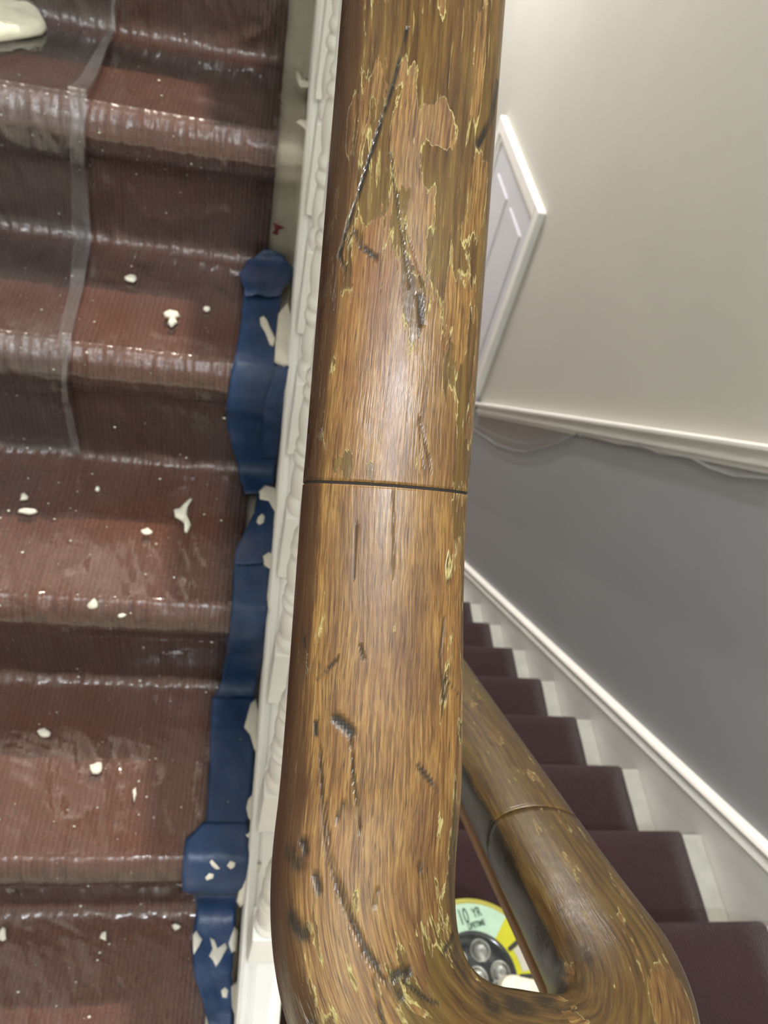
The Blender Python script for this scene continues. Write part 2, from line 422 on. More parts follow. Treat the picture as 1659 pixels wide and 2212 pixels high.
# ------------------------------------------------------------------ room shell
YB, YF = -1.35, 5.3; ZC = 7.0+Z0
def struct(o): return tag(o, kind='structure')
HD = 1.1054
def dz(y): return ZL + HD - (y-YL)*SL          # top of the dado along the stair
V = [(XW,YB,0),(XW,YF,0),(XW,YF,ZC),(XW,YB,ZC),(XW,YB,dz(YB)),(XW,2.80,dz(2.80)),(XW,2.80,0),(XW,YF,dz(2.80))]
wr = mesh('wall_right', V+[(v[0]+.1, v[1], v[2]) for v in V[:4]], [(0,6,5,4),(6,1,7,5),(4,5,7,2,3),(8,11,10,9),(0,8,9,1),(3,2,10,11),(0,4,3,11,8),(1,9,10,2,7)], None, mats=[M['wallgrey'], M['wallcream']], fm=[0,0,1,1,1,1,1,1])
struct(wr); wr['label'] = 'stairwell wall, cream above the white dado rail and grey below'
struct(box('wall_left', XLEFT-.1, XLEFT, YB, YF, 0, ZC, M['wallcream']))
struct(box('wall_back', XLEFT-.1, XW+.1, YB-.1, YB, 0, ZC, M['wallcream']))
struct(box('wall_far', XLEFT-.1, XW+.1, YF, YF+.1, 0, ZC, M['wallcream']))
struct(box('ceiling', XLEFT-.1, XW+.1, YB-.1, YF+.1, ZC, ZC+.1, M['ceiling']))
struct(box('floor', XLEFT-.1, XW+.1, YB-.1, YF+.1, -.1, 0, M['floor']))
# dado rail following the flight
DV = Vector((0, 1, -SL)).normalized(); UPN = Vector((0, SL, 1)).normalized()
A = Vector((XW, -1.2, dz(-1.2))); B = Vector((XW, 2.80, dz(2.80)))
dp = [(0, .0), (-.030, 0), (-.034, -.004), (-.034, -.012), (-.030, -.016), (-.020, -.018), (-.013, -.024), (-.012, -.034), (-.018, -.040), (-.018, -.046), (-.010, -.050), (-.006, -.060), (0, -.062)]
o = struct(extrude('trim_1', dp, A, B, (1,0,0), UPN, M['trimwhite'])); o['label'] = 'white moulded dado rail sloping between cream and grey wall'
# wall string (skirting) with moulded cap
sp = [(0, .0), (-.014, 0), (-.022, -.003), (-.026, -.009), (-.022, -.014), (-.017, -.017), (-.017, -.026), (-.024, -.030), (-.026, -.036), (-.021, -.042), (-.020, -.30), (0, -.30)]
HS = .118
A = Vector((XW, -.35, ZL+HS-(-.35-YL)*SL)); B = Vector((XW, 2.80, ZL+HS-(2.80-YL)*SL))
o = struct(extrude('baseboard_right', sp, A, B, (1,0,0), UPN, M['trimwhite'])); o['label'] = 'white sloping skirting board with beaded cap beside the lower stairs'
# door in the right wall of the hall below
dr = empty('door_1', (XW, 2.84, 0)); tag(dr, 'white door with moulded frame on the cream wall beyond the lower stairs', kind='structure')
DH = -1.30+Z0
def frame_piece(name, y0, y1, z0, z1):
    o = box(name, XW-.030, XW+.002, y0, y1, z0, z1, M['trimwhite'], dr, .006); return o
frame_piece('door_jamb', 2.84, 2.90, 0, DH); frame_piece('door_jamb', 3.74, 3.80, 0, DH)
frame_piece('door_head', 2.90, 3.74, DH-.06, DH)
for nm, y0, y1, z0, z1 in (('frame_bead', 2.90, 2.925, 0, DH-.06), ('frame_bead', 3.715, 3.74, 0, DH-.06), ('frame_bead', 2.925, 3.715, DH-.085, DH-.06)):
    box(nm, XW-.018, XW+.002, y0, y1, z0, z1, M['trimwhite'], dr, .004)
box('door_leaf', XW-.006, XW+.002, 2.925, 3.715, 0.005, DH-.085, M['door'], dr)
for (y0, y1, z0, z1) in ((3.02, 3.28, 1.05, 1.85), (3.36, 3.62, 1.05, 1.85), (3.02, 3.28, .2, .92), (3.36, 3.62, .2, .92)):
    box('door_panel', XW-.014, XW, y0, y1, z0, z1, M['door'], dr, .006)
o = box('door_handle', XW-.05, XW-.006, 3.66, 3.69, .98, 1.01, M['dark'], dr, .005)

# ------------------------------------------------------------------ stairs
def flight_up():
    st = empty('staircase', (-.4, YU-G, LAND)); tag(st, 'upper stair flight with cream painted tread margins beneath plastic sheeting', 'staircase')
    for k in range(-1, 10):
        y, z = YU+k*G, ZU+k*RZ
        box('tread', XLEFT+.003, XS0+.004, y+.002, y+G+.03, z-.026, z, M['margin'], st, .008)
        box('riser', XLEFT+.003, XS0+.004, y+.020, y+.034, (z-RZ if k > -1 else LAND), z-.024, M['margin'], st)
    # closed outer string with moulded top
    k = SL
    def zt(y): return ZU+(y-YU)*SL
    N = Vector((0, -SL, 1)).normalized()
    A = Vector((0, -.06, zt(-.06)+.030)); B = Vector((0, YU+10*G, zt(YU+10*G)+.030))
    prof = [(XS0, -.012), (XS0+.002, -.004), (XS0+.006, 0), (XS0+.011, -.003), (XS0+.013, -.007), (XS0+.016, -.003), (XS0+.020, 0.0), (XS1-.004, 0.0), (XS1+.002, -.004), (XS1+.003, -.012), (XS1, -.018), (XS1, -.29), (XS0+.003, -.29), (XS0+.003, -.018)]
    o = extrude('outer_string', prof, A, B, (1,0,0), N, M['white'], st); o['label'] = 'white moulded outer string under the balusters'
    # soffit closing the underside
    V = []; 
    for x in (XLEFT+.003, XS0): V += [(x, YU, zt(YU)-.29), (x, YU+10*G, zt(YU+10*G)-.29), (x, YU+10*G, zt(YU+10*G)-.26), (x, YU, zt(YU)-.26)]
    fixn(mesh('soffit', V, [(0,1,2,3),(4,7,6,5),(0,4,5,1),(2,6,7,3),(1,5,6,2),(0,3,7,4)], M['ceiling'], st))
    return st
flight_up()
def flight_low():
    st = empty('staircase', (.62, YL, 0)); tag(st, 'lower stair flight with white painted tread margins descending along the grey wall', 'staircase')
    for k in range(-2, 10):
        y, z = YL+k*G, ZL-k*RZ
        box('tread', .20, XM, y-G-.03, y-.002, z-.026, z, M['tread_white'], st, .008)
        box('riser', .20, XM, y-.034, y-.020, z-RZ, z-.024, M['tread_white'], st)
    A = Vector((0, .09, ZL-(.09-YL)*SL+.03)); B = Vector((0, YL+10*G, ZL-(YL+10*G-YL)*SL+.03))
    prof = [(.198, 0), (.247, 0), (.249, -.006), (.247, -.012), (.247, -.29), (.200, -.29), (.200, -.012), (.196, -.006)]
    o = extrude('outer_string', prof, A, B, (1,0,0), UPN, M['white'], st)
    box('landing', XLEFT+.003, XW-.003, YB+.003, .075, LAND-.12, LAND, M['margin'], st)
    return st
flight_low()
def carpet():
    t = densify(prof_up(-1, 9, .009), .02); b = densify(prof_up(-1, 9, .001), .02)
    # same number of points on both lines
    n = min(len(t), len(b)); 
    def res(P, n):
        d = [0]
        for a, c in zip(P[:-1], P[1:]): d.append(d[-1]+math.hypot(c[0]-a[0], c[1]-a[1]))
        out = []; i = 0
        for k in range(n):
            s = d[-1]*k/(n-1)
            while i < len(d)-2 and d[i+1] < s: i += 1
            f = (s-d[i])/max(1e-9, d[i+1]-d[i]); out.append((P[i][0]+(P[i+1][0]-P[i][0])*f, P[i][1]+(P[i+1][1]-P[i][1])*f))
        return out
    top = prof_up(-1, 9, .009); bot = prof_up(-1, 9, .001)
    T, Bt = [], []
    for a, c, e, f in zip(top[:-1], top[1:], bot[:-1], bot[1:]):
        m = max(1, int(math.hypot(c[0]-a[0], c[1]-a[1])/.015))
        for i in range(m):
            q = i/m; T.append((a[0]+(c[0]-a[0])*q, a[1]+(c[1]-a[1])*q)); Bt.append((e[0]+(f[0]-e[0])*q, e[1]+(f[1]-e[1])*q))
    T.append(top[-1]); Bt.append(bot[-1])
    o = runner('stair_carpet', T, Bt, -.80, .002, M['carpet_lit']); tag(o, 'plum ribbed carpet runner with lamplight painted into its colour on the upper stairs under clear plastic', 'carpet')
    top = prof_low(-1, 9, .009); bot = prof_low(-1, 9, .001); T, Bt = [], []
    for a, c, e, f in zip(top[:-1], top[1:], bot[:-1], bot[1:]):
        m = max(1, int(math.hypot(c[0]-a[0], c[1]-a[1])/.03))
        for i in range(m):
            q = i/m; T.append((a[0]+(c[0]-a[0])*q, a[1]+(c[1]-a[1])*q)); Bt.append((e[0]+(f[0]-e[0])*q, e[1]+(f[1]-e[1])*q))
    T.append(top[-1]); Bt.append(bot[-1])
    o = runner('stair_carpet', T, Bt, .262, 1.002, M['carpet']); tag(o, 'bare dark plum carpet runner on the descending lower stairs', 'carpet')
carpet()

# ------------------------------------------------------------------ handrail
XT, XR, XRL = 0.058, 0.0615, 0.2225
YC, BA, BB = 0.108, (XRL-XR)/2, 0.083
XC = (XR+XRL)/2
def rail_path():
    plan = []                                   # (x, y, z or None)
    def xr_(y):
        f = max(0.0, min(1.0, (.215-y)/(.215-YC))); return XT+(XR-XT)*f*f*(3-2*f)
    def zu_(y):
        if y > .205: return -.211 + .86*(y-.205) if y < .5 else -.211+.86*.295+.80*(y-.5)
        return -.211 - .80*(.205-y)
    ys = [2.5, 2.2, 1.9, 1.6, 1.4, 1.1, .9, .7, .6, .5] + [.5-.01*i for i in range(1, 9)] + [.42-.0012*i for i in range(1, 200)]; ys = [q for q in ys if q > .2056]
    ys += [.205] + [.205-.0012*i for i in range(1, 100) if .205-.0012*i > YC+.001]
    for q in ys: plan.append((xr_(q), q, zu_(q)))
    bend = []; N = 150
    for i in range(N+1):
        a = math.pi*i/N
        c_, s_ = math.cos(a), math.sin(a); bend.append((XC-BA*math.copysign(abs(c_)**(2/2.5), c_), YC-BB*abs(s_)**(2/2.5)))
    L = [0]
    for a, b in zip(bend[:-1], bend[1:]): L.append(L[-1]+math.hypot(b[0]-a[0], b[1]-a[1]))
    def zl_(y): return -1.5743+.79-(y-YL)*SL
    z0, z1, T = zu_(YC), zl_(YC), L[-1]
    for (x, yy), s in zip(bend, L):
        t = s/T; h00 = 2*t**3-3*t*t+1; h10 = t**3-2*t*t+t; h01 = -2*t**3+3*t*t; h11 = t**3-t*t
        plan.append((x, yy, h00*z0+h10*T*(-.70)+h01*z1+h11*T*(-.79)))
    q = YC+.004
    while q < .62: plan.append((XRL, q, zl_(q))); q += .004
    for q in (.7, .9, 1.2, 1.6, 2.0, 2.4): plan.append((XRL, q, zl_(q)))
    return [Vector((x, y, z+Z0)) for x, y, z in plan]
PATH = rail_path()
SA = [0.0]
for a, b in zip(PATH[:-1], PATH[1:]): SA.append(SA[-1]+(b-a).length)
ij = min(range(len(PATH)), key=lambda i: abs(PATH[i].y-.205)+(9 if PATH[i].x > XC else 0))
SA = [s-SA[ij] for s in SA]
il = min(range(len(PATH)), key=lambda i: abs(PATH[i].y-.192)+(9 if PATH[i].x < XC else 0))
def frames():
    fr = []
    for i in range(len(PATH)):
        a = PATH[max(0, i-1)]; b = PATH[min(len(PATH)-1, i+1)]; T = (b-a).normalized()
        Lt = Vector((-T.y, T.x, 0)).normalized(); U = T.cross(Lt); U = U if U.z > 0 else -U
        fr.append((PATH[i], T, Lt, U))
    return fr
FR = frames()
def rail_prof():
    """(q, h): from inner bottom edge over the crown to the outer bottom edge"""
    P = [(.0, -.050), (.014, -.050), (.026, -.049), (.030, -.047), (.0325, -.042), (.0345, -.034), (.0352, -.026), (.0347, -.019), (.0330, -.0135), (.0305, -.0098), (.0270, -.0070), (.0225, -.0046), (.0175, -.0027), (.012, -.0013), (.006, -.0003)]
    P = P + [(0, 0)] + [(-q, h) for q, h in P[::-1][:-1]]
    # smooth, fine subdivision over crown and shoulders
    Q = []
    for i in range(len(P)-1):
        a, b = P[i], P[i+1]; pa = P[i-1] if i else a; pb = P[i+2] if i+2 < len(P) else b
        n = max(1, int(math.hypot(b[0]-a[0], b[1]-a[1])/.0006)) if 4 < i < len(P)-6 else 1
        for k in range(n):
            t = k/n
            c = [.5*((2*a[d])+(b[d]-pa[d])*t+(2*pa[d]-5*a[d]+4*b[d]-pb[d])*t*t+(3*a[d]-pa[d]-3*b[d]+pb[d])*t**3) for d in (0, 1)]
            Q.append(tuple(c))
    Q.append(P[-1]); return Q
RP = rail_prof()
def wide(s):
    f = max(0.0, min(1.0, s/.14)); g_ = max(0.0, min(1.0, (.52-s)/.15)); f = f*f*(3-2*f); g_ = g_*g_*(3-2*g_)
    return 1+.055*f*g_
def knocks(o, UVs, V=None):
    A = np.array(UVs); k = np.zeros(len(A)); p = np.zeros(len(A))
    if V is not None:
        # marks on the turn: find the point of the rail that each one sits on
        X = np.array([tuple(v-CAM) for v in V]); Mx = np.array([tuple(CR), tuple(CD), tuple(CF)]); q = X@Mx.T
        px = np.stack([829.5+FPX*q[:, 0]/q[:, 2], 1106+FPX*q[:, 1]/q[:, 2]], 1); top = np.abs(A[:, 1]) < .040
        def at(c):
            d = np.hypot(px[:, 0]-c[0], px[:, 1]-c[1])+np.where(top, 0, 1e4); return A[int(d.argmin())]
        for (c, rs, rq, am) in TURN_PATCH:
            u0 = at(c); p += am*np.exp(-(((A[:, 0]-u0[0])/rs)**2+((A[:, 1]-u0[1])/rq)**2)**1.5)
        for (c, rs, rq, am) in TURN_DARK:
            u0 = at(c); k = np.maximum(k, am*np.clip(1.7-1.7*np.sqrt(((A[:, 0]-u0[0])/rs)**2+((A[:, 1]-u0[1])/rq)**2), 0, 1))
    for pts in SCRATCH:
        wd, dk = pts[0]; Q = [rail_sq(*c) for c in pts[1:]]
        for a, e in zip(Q[:-1], Q[1:]):
            a = np.array(a); e = np.array(e); d = e-a; L2 = max(1e-12, d@d)
            t = np.clip(((A-a)@d)/L2, 0, 1); c = a+t[:, None]*d; r = np.hypot(A[:, 0]-c[:, 0], A[:, 1]-c[:, 1])
            k = np.maximum(k, dk*np.clip(1.7*(1-r/(wd*.85+.00015)), 0, 1))
    for (c, hu, hv, am) in PATCH:
        q0 = rail_sq(*c); q1 = rail_sq(c[0]+hu, c[1]); q2 = rail_sq(c[0], c[1]+hv)
        rq = abs(q1[1]-q0[1]); rs = abs(q2[0]-q0[0])
        d2 = ((A[:, 0]-q0[0])/rs)**2+((A[:, 1]-q0[1])/rq)**2
        p += am*np.exp(-d2**1.5)
    for nm, v in (('knock', k), ('patch', p)):
        at = o.data.attributes.new(nm, 'FLOAT', 'POINT'); at.data.foreach_set('value', v.astype(np.float32))
    return o
def sweep(name, prof, i0, i1, mat, parent, g0=0.0, g1=0.0, outer=None, uvq=True):
    V = []; UV = []; F = []; n = len(prof); idx = list(range(i0, i1+1))
    arc = [0]
    for a, b in zip(prof[:-1], prof[1:]): arc.append(arc[-1]+math.hypot(b[0]-a[0], b[1]-a[1]))
    mid = arc[min(range(n), key=lambda j: abs(prof[j][0])-prof[j][1])] if uvq else arc[-1]/2
    for c, i in enumerate(idx):
        P, T, L, U = FR[i]
        if i == i0: P = P+T*g0
        if i == i1: P = P-T*g1
        for j, (q, h) in enumerate(prof):
            k = wide(SA[i])
            if outer and q < 0: k += outer(SA[i])
            V.append(P+L*(q*k)+U*h); UV.append((SA[i], (mid-arc[j])))
    for c in range(len(idx)-1):
        for j in range(n):
            a = c*n+j; b = c*n+(j+1) % n; F.append((a, b, b+n, a+n))
    # rounded-in end caps
    for end, c in ((0, 0), (1, len(idx)-1)):
        F.append(tuple(range(c*n, c*n+n)) if end else tuple(range(c*n, c*n+n))[::-1])
    o = mesh(name, V, F, mat, parent, True, UV); fixn(o)
    for p in o.data.polygons:
        if len(p.vertices) > 4: p.use_smooth = False
    if mat == M['wood']: knocks(o, UV, V if name == 'rail_turn' else None)
    return o
TURN_PATCH = [((1460,2180),.020,.012,-.34), ((1215,2110),.016,.010,-.30), ((1010,2190),.020,.010,.25), ((1060,2200),.020,.008,.25), ((1330,2190),.02,.014,.25), ((1300,2050),.02,.008,.2), ((1230,2180),.012,.008,-.28), ((975,1850),.05,.004,.12)]
TURN_DARK = [((1060,2165),.016,.006,.75), ((1120,2175),.018,.006,.8), ((1180,2165),.016,.006,.7), ((1240,2130),.014,.006,.6), ((1265,2060),.014,.005,.5), ((980,1800),.05,.003,.45), ((978,1950),.04,.0035,.5), ((992,2080),.02,.005,.6)]
HR = empty('handrail', (XT, .205, Z0-.211)); tag(HR, 'broad worn wooden handrail turning back on itself down the stairwell', 'handrail')
def bulge(s):
    a = max(0.0, min(1.0, (s-.02)/.20)); b = max(0.0, min(1.0, (.50-s)/.12)); a = a*a*(3-2*a); b = b*b*(3-2*b)
    return .08*a*b
o = sweep('rail_section', RP, 0, ij, M['wood'], HR, 0, .0006); o['label'] = 'upper rail section with flaking varnish'
o = sweep('rail_turn', RP, ij, il, M['wood'], HR, .0006, .0005, bulge); o['label'] = 'stripped and scratched turning section of the rail'
o = sweep('rail_section', RP, il, len(PATH)-1, M['wood'], HR, .0005, 0); o['label'] = 'lower rail section still in olive brown varnish'
SP = [(-.017, -.064), (-.020, -.062), (-.0205, -.050), (.0205, -.050), (.020, -.062), (.017, -.064)]
SP = [(q*.72, h-.024) for q, h in SP]
sweep('under_moulding', SP, 0, len(PATH)-1, M['subrail'], HR, uvq=False)
SP2 = [(-.009, -.078), (-.009, -.048), (.009, -.048), (.009, -.078)]
sweep('rail_neck', SP2, 0, len(PATH)-1, M['dark'], HR, uvq=False)
# thin dark filler showing in the open joint
for i in (ij, il):
    P, T, L, U = FR[i]; pr = [(q*.985, h*.985-.0006) for q, h in RP]; n = len(pr)
    V = [P-T*.0012+L*q+U*h for q, h in pr]+[P+T*.0012+L*q+U*h for q, h in pr]
    fixn(mesh('joint_filler', V, [(j, (j+1) % n, n+(j+1) % n, n+j) for j in range(n)], M['dark'], HR))

# ------------------------------------------------------------------ balusters
def lathe(prof, x, y, n=18):
    V = []; F = []
    for r, z in prof:
        for i in range(n):
            a = 2*math.pi*i/n; V.append((x+r*math.cos(a), y+r*math.sin(a), z))
    for c in range(len(prof)-1):
        for i in range(n): F.append((c*n+i, c*n+(i+1) % n, (c+1)*n+(i+1) % n, (c+1)*n+i))
    return V, F
def railz(y, low):
    best = None
    for a, b in zip(PATH[:-1], PATH[1:]):
        if (a.x > XC) != low: continue
        if min(a.y, b.y) <= y <= max(a.y, b.y) and abs(a.y-b.y) > 1e-6:
            f = (y-a.y)/(b.y-a.y); best = a.z+(b.z-a.z)*f
    return best
def baluster(par, x, y, zb, zt):
    zk = zb+.092                                  # top of the square block
    hw = .0165
    b = empty('baluster', (x, y, zb)); b.parent = par; b.matrix_parent_inverse = Matrix.Translation(-Vector(par.location))
    def P(nm, V, F, sm):
        me = bpy.data.meshes.new(nm); me.from_pydata([(v[0]-x, v[1]-y, v[2]-zb) for v in V], [], F); me.materials.append(M['white'])
        if sm:
            for p in me.polygons: p.use_smooth = True
        o = link(bpy.data.objects.new(nm, me), b); return o
    s = SL*hw if x < XC else -SL*hw
    V = [(x-hw,y-hw,zb-s-.001),(x+hw,y-hw,zb-s-.001),(x+hw,y+hw,zb+s-.001),(x-hw,y+hw,zb+s-.001),(x-hw,y-hw,zk),(x+hw,y-hw,zk),(x+hw,y+hw,zk),(x-hw,y+hw,zk)]
    o = P('base_block', V, [(0,3,2,1),(4,5,6,7),(0,1,5,4),(1,2,6,5),(2,3,7,6),(3,0,4,7)], False); bevel(o, .002)
    H = zt-zk
    pr = [(.0145, 0), (.0160, .004), (.0165, .010), (.0155, .016), (.0135, .019), (.0130, .024), (.0148, .030), (.0150, .045), (.0138, .064), (.0125, .068), (.0158, .072), (.0165, .077), (.0150, .082), (.0125, .085), (.0150, .088), (.0158, .093), (.0140, .098), (.0125, .101), (.0150, .112), (.0163, .130), (.0150, .146), (.0125, .152), (.0155, .156), (.0160, .161), (.0130, .166), (.0125, .169), (.0150, .173), (.0150, .178), (.0120, .184), (.0128, .21), (.0140, .27), (.0138, .33), (.0120, H-.20), (.0105, H-.165), (.0140, H-.160), (.0155, H-.152), (.0140, H-.144), (.0105, H-.139), (.0140, H-.132), (.0150, H-.122), (.0135, H-.112), (.0105, H-.107), (.0125, H-.102), (.0115, H-.06), (.0105, H-.02), (.0105, H)]
    pr = [(r, z) for i, (r, z) in enumerate(pr)]
    pr = sorted(pr, key=lambda q: q[1])
    V, F = lathe([(r, zk+z) for r, z in pr], x, y); P('turned_shaft', V, F, True)
bal = empty('balustrade', (XT, .2, ZU)); tag(bal, 'row of white painted turned balusters beneath the worn upper handrail', 'balustrade')
for k in range(0, 20):
    y = .205+.1125*k; zb = ZU+(y-YU)*SL+.031/math.cos(math.atan(SL))*1.0-.0005
    baluster(bal, XT, y, zb, railz(y, False)-.087)
bal2 = empty('balustrade', (XRL, .4, ZL)); tag(bal2, 'white turned balusters beneath the varnished lower handrail, behind the worn upper rail', 'balustrade')
for k in range(0, 9):
    y = .44+.1125*k; zb = ZL-(y-YL)*SL+.031
    baluster(bal2, .2225, y, zb, railz(y, True)-.087)

# ------------------------------------------------------------------ clear plastic over the upper stairs
def film_profile(k0, k1, off):
    P = densify(prof_up(k0, k1, off), .004)
    # the sheet spans the inner corners instead of following them
    for _ in range(16):
        Q = [P[0]]
        for a, b, c in zip(P[:-2], P[1:-1], P[2:]):
            my, mz = (a[0]+c[0])/2, (a[1]+c[1])/2
            # move only towards the air (up and back towards the camera)
            dy, dz_ = my-b[0], mz-b[1]
            Q.append((my, mz) if (dz_-dy) > 0 else b)
        Q.append(P[-1]); P = Q
    return P
def arcs(P):
    s = [0.0]
    for a, b in zip(P[:-1], P[1:]): s.append(s[-1]+math.hypot(b[0]-a[0], b[1]-a[1]))
    return s
def film(name, P, xa, xb, nx, mat, amp, seed, parent=None, s_lo=-1e9, s_hi=1e9):
    S = arcs(P); V = []; F = []; rows = 0; CN = []
    for i, ((y, z), s) in enumerate(zip(P, S)):
        if s < s_lo or s > s_hi: continue
        a = P[max(0, i-1)]; b = P[min(len(P)-1, i+1)]; L = math.hypot(b[0]-a[0], b[1]-a[1])
        n = Vector((0, -(b[1]-a[1])/L, (b[0]-a[0])/L))
        x0, x1 = xa(s), xb(s); rows += 1
        for j in range(nx+1):
            x = x0+(x1-x0)*j/nx
            w1 = noise.noise((x*9+seed, s*7, seed)); w2 = 1-abs(noise.noise((x*16+s*9, s*14-x*6, seed+3)))*2; w3 = noise.noise((x*70, s*45, seed+7))
            w4 = 1-abs(noise.noise((x*55+s*22, s*11, seed+9)))*2
            flat_ = 1 if n.z < .9 else .55
            d = amp*(.55+flat_*(.40*w1+.40*max(0, w2)**2+.13*w3+.22*max(0, w4)**2))
            if s < .95: d += (.0007*noise.noise((x*26+s*30, s*150+abs(x+.25)*60, seed+17)))*(1 if n.z > .9 else .4)*min(1, (.95-s)/.3)
            cn = max(0.0, -4*n.y*n.z)                 # gathers where the sheet bends over a nosing
            d += cn*(.0011*noise.noise((x*190, s*25, seed+11))+.0013*max(0, noise.noise((x*75, s*40, seed+13))))
            V.append(Vector((x, y, z))+n*d); CN.append(cn)
    for i in range(rows-1):
        for j in range(nx): a = i*(nx+1)+j; F.append((a, a+1, a+nx+2, a+nx+1))
    o = mesh(name, V, F, mat, parent, True)
    at = o.data.attributes.new('crinkle', 'FLOAT', 'POINT'); at.data.foreach_set('value', np.array(CN, dtype=np.float32))
    return o
CARP = prof_up(-1, 6, .012)
FP = film_profile(-1, 5, .0125); FS = arcs(FP)
o = film('plastic_sheet', FP, lambda s: -.84, lambda s: .031+.004*noise.noise((s*11, 3, 1)), 330, M['film'], .0034, 1.0)
tag(o, 'clear creased plastic sheet draped over the carpeted upper stairs', 'plastic sheet')
# second sheet overlapping on the left, its folded edge running up the steps
def hits(px, poly=FP):
    out = []
    for u, v in px:
        h = hit_poly(u, v, poly)
        if h: out.append((h[2], h[0].x))
    return sorted(out)
def lerp_tab(T):
    def f(s):
        if s <= T[0][0]: return T[0][1]
        for (a, xa), (b, xb) in zip(T[:-1], T[1:]):
            if a <= s <= b: return xa+(xb-xa)*(s-a)/max(1e-9, b-a)
        return T[-1][1]
    return f
ER = lerp_tab(hits([(178,972),(165,900),(152,800),(158,780),(180,650),(200,520),(197,400),(190,300),(190,245),(205,205),(232,130),(252,75),(265,20)]))
EL = lerp_tab(hits([(160,972),(150,900),(143,800),(132,780),(152,650),(160,520),(166,400),(165,300),(150,240),(170,205),(212,130),(245,75),(255,20)]))
FP2 = [(y, z) for y, z in film_profile(-1, 5, .0185)]
S2 = arcs(FP2); slo = hit_poly(100, 975, FP2)[2]
sh = empty('plastic_sheet', (-.4, .6, ZU)); tag(sh, 'second plastic sheet overlapping on the left with a folded pale edge', 'plastic sheet')
film('sheet', FP2, lambda s: -.84, ER, 220, M['film2'], .0038, 5.0, sh, slo)
FP3 = film_profile(-1, 5, .0245)
film('folded_edge', FP3, EL, ER, 14, M['hem'], .0038, 5.0, sh, slo)

# ------------------------------------------------------------------ blue masking tape along the tread margin
FPT = film_profile(-1, 5, .021)
def strip(name, rows, mat, parent=None, th=.0008, lift=.0, nx=10, step=9, crumple=.0012, seed=0, poly=None):
    """rows: (v, u_left, u_right) traced down the strip; laid on the stair surface with its own thickness"""
    poly = poly or FPT; R = []
    for a, b in zip(rows[:-1], rows[1:]):
        n = max(1, int(abs(b[0]-a[0])/step))
        for i in range(n): f = i/n; R.append(tuple(a[j]+(b[j]-a[j])*f for j in range(3)))
    R.append(rows[-1]); V = []; F = []; rr = 0
    for (v, ul, ur) in R:
        row = []
        for j in range(nx+1):
            u = ul+(ur-ul)*j/nx
            if j in (0, nx): u += 2.2*noise.noise((v*.05, j, seed))
            h = hit_poly(u, v, poly)
            if not h: row = None; break
            P, n, s = h
            row.append(P+n*(lift+crumple*(.6+noise.noise((P.x*60, s*40, seed))+.6*noise.noise((P.x*150, s*110, seed+4)))))
        if row: V += row; rr += 1
    for i in range(rr-1):
        for j in range(nx): a = i*(nx+1)+j; F.append((a, a+1, a+nx+2, a+nx+1))
    o = mesh(name, V, F, mat, parent, True); fixn(o)
    m = o.modifiers.new('thick', 'SOLIDIFY'); m.thickness = th; m.offset = 0
    return o
TG = 'blue tape strips along the string'
for nm, lab, rows, lift, cr in [
  ('masking_tape', 'crumpled blue tape end at the top of the tape line', [(535,570,590),(548,556,612),(570,535,624),(588,522,634),(600,517,634),(618,521,622),(636,526,610),(648,528,606)], .004, .004),
  ('masking_tape', 'long smooth blue tape strip below the crumpled end', [(632,526,608),(700,520,602),(770,508,596),(800,500,600),(850,493,606),(880,489,612),(920,490,604),(960,500,598),(1000,512,596),(1040,520,592),(1068,530,576)], .0, .0012),
  ('masking_tape', 'short blue tape flap standing against the white string', [(790,592,622),(805,590,628),(840,580,626),(860,572,616),(900,570,612),(940,566,606),(985,568,596)], .006, .002),
  ('masking_tape', 'blue tape piece slanting between two paint drips', [(1068,556,590),(1110,548,592),(1150,530,590),(1190,508,588),(1214,505,578),(1222,508,560)], .002, .0015),
  ('masking_tape', 'hazy blue tape strip beside a dark slot in the string', [(1205,506,584),(1260,503,582),(1330,500,580),(1400,490,572),(1470,478,556),(1520,458,545)], .0, .0015),
  ('masking_tape', 'blue tape strip with a square corner beside the second lowest carpet tread', [(1505,458,552),(1560,455,546),(1640,453,548),(1700,450,545),(1770,446,536),(1800,440,534)], .001, .0012),
  ('masking_tape', 'wide blue tape patch spotted with three paint blobs', [(1778,440,534),(1800,420,536),(1815,402,538),(1850,396,540),(1890,393,542),(1915,396,530),(1925,410,515)], .003, .002),
  ('masking_tape', 'lowest blue tape strip smeared with white paint', [(1918,418,520),(1960,425,510),(2010,418,508),(2060,414,504),(2110,420,500),(2160,436,504),(2212,450,506),(2250,455,508)], .001, .002)]:
    tag(strip(nm, rows, M['tape'], None, .0008, lift, 10, 9, cr, seed=len(lab)), lab, 'tape', TG)

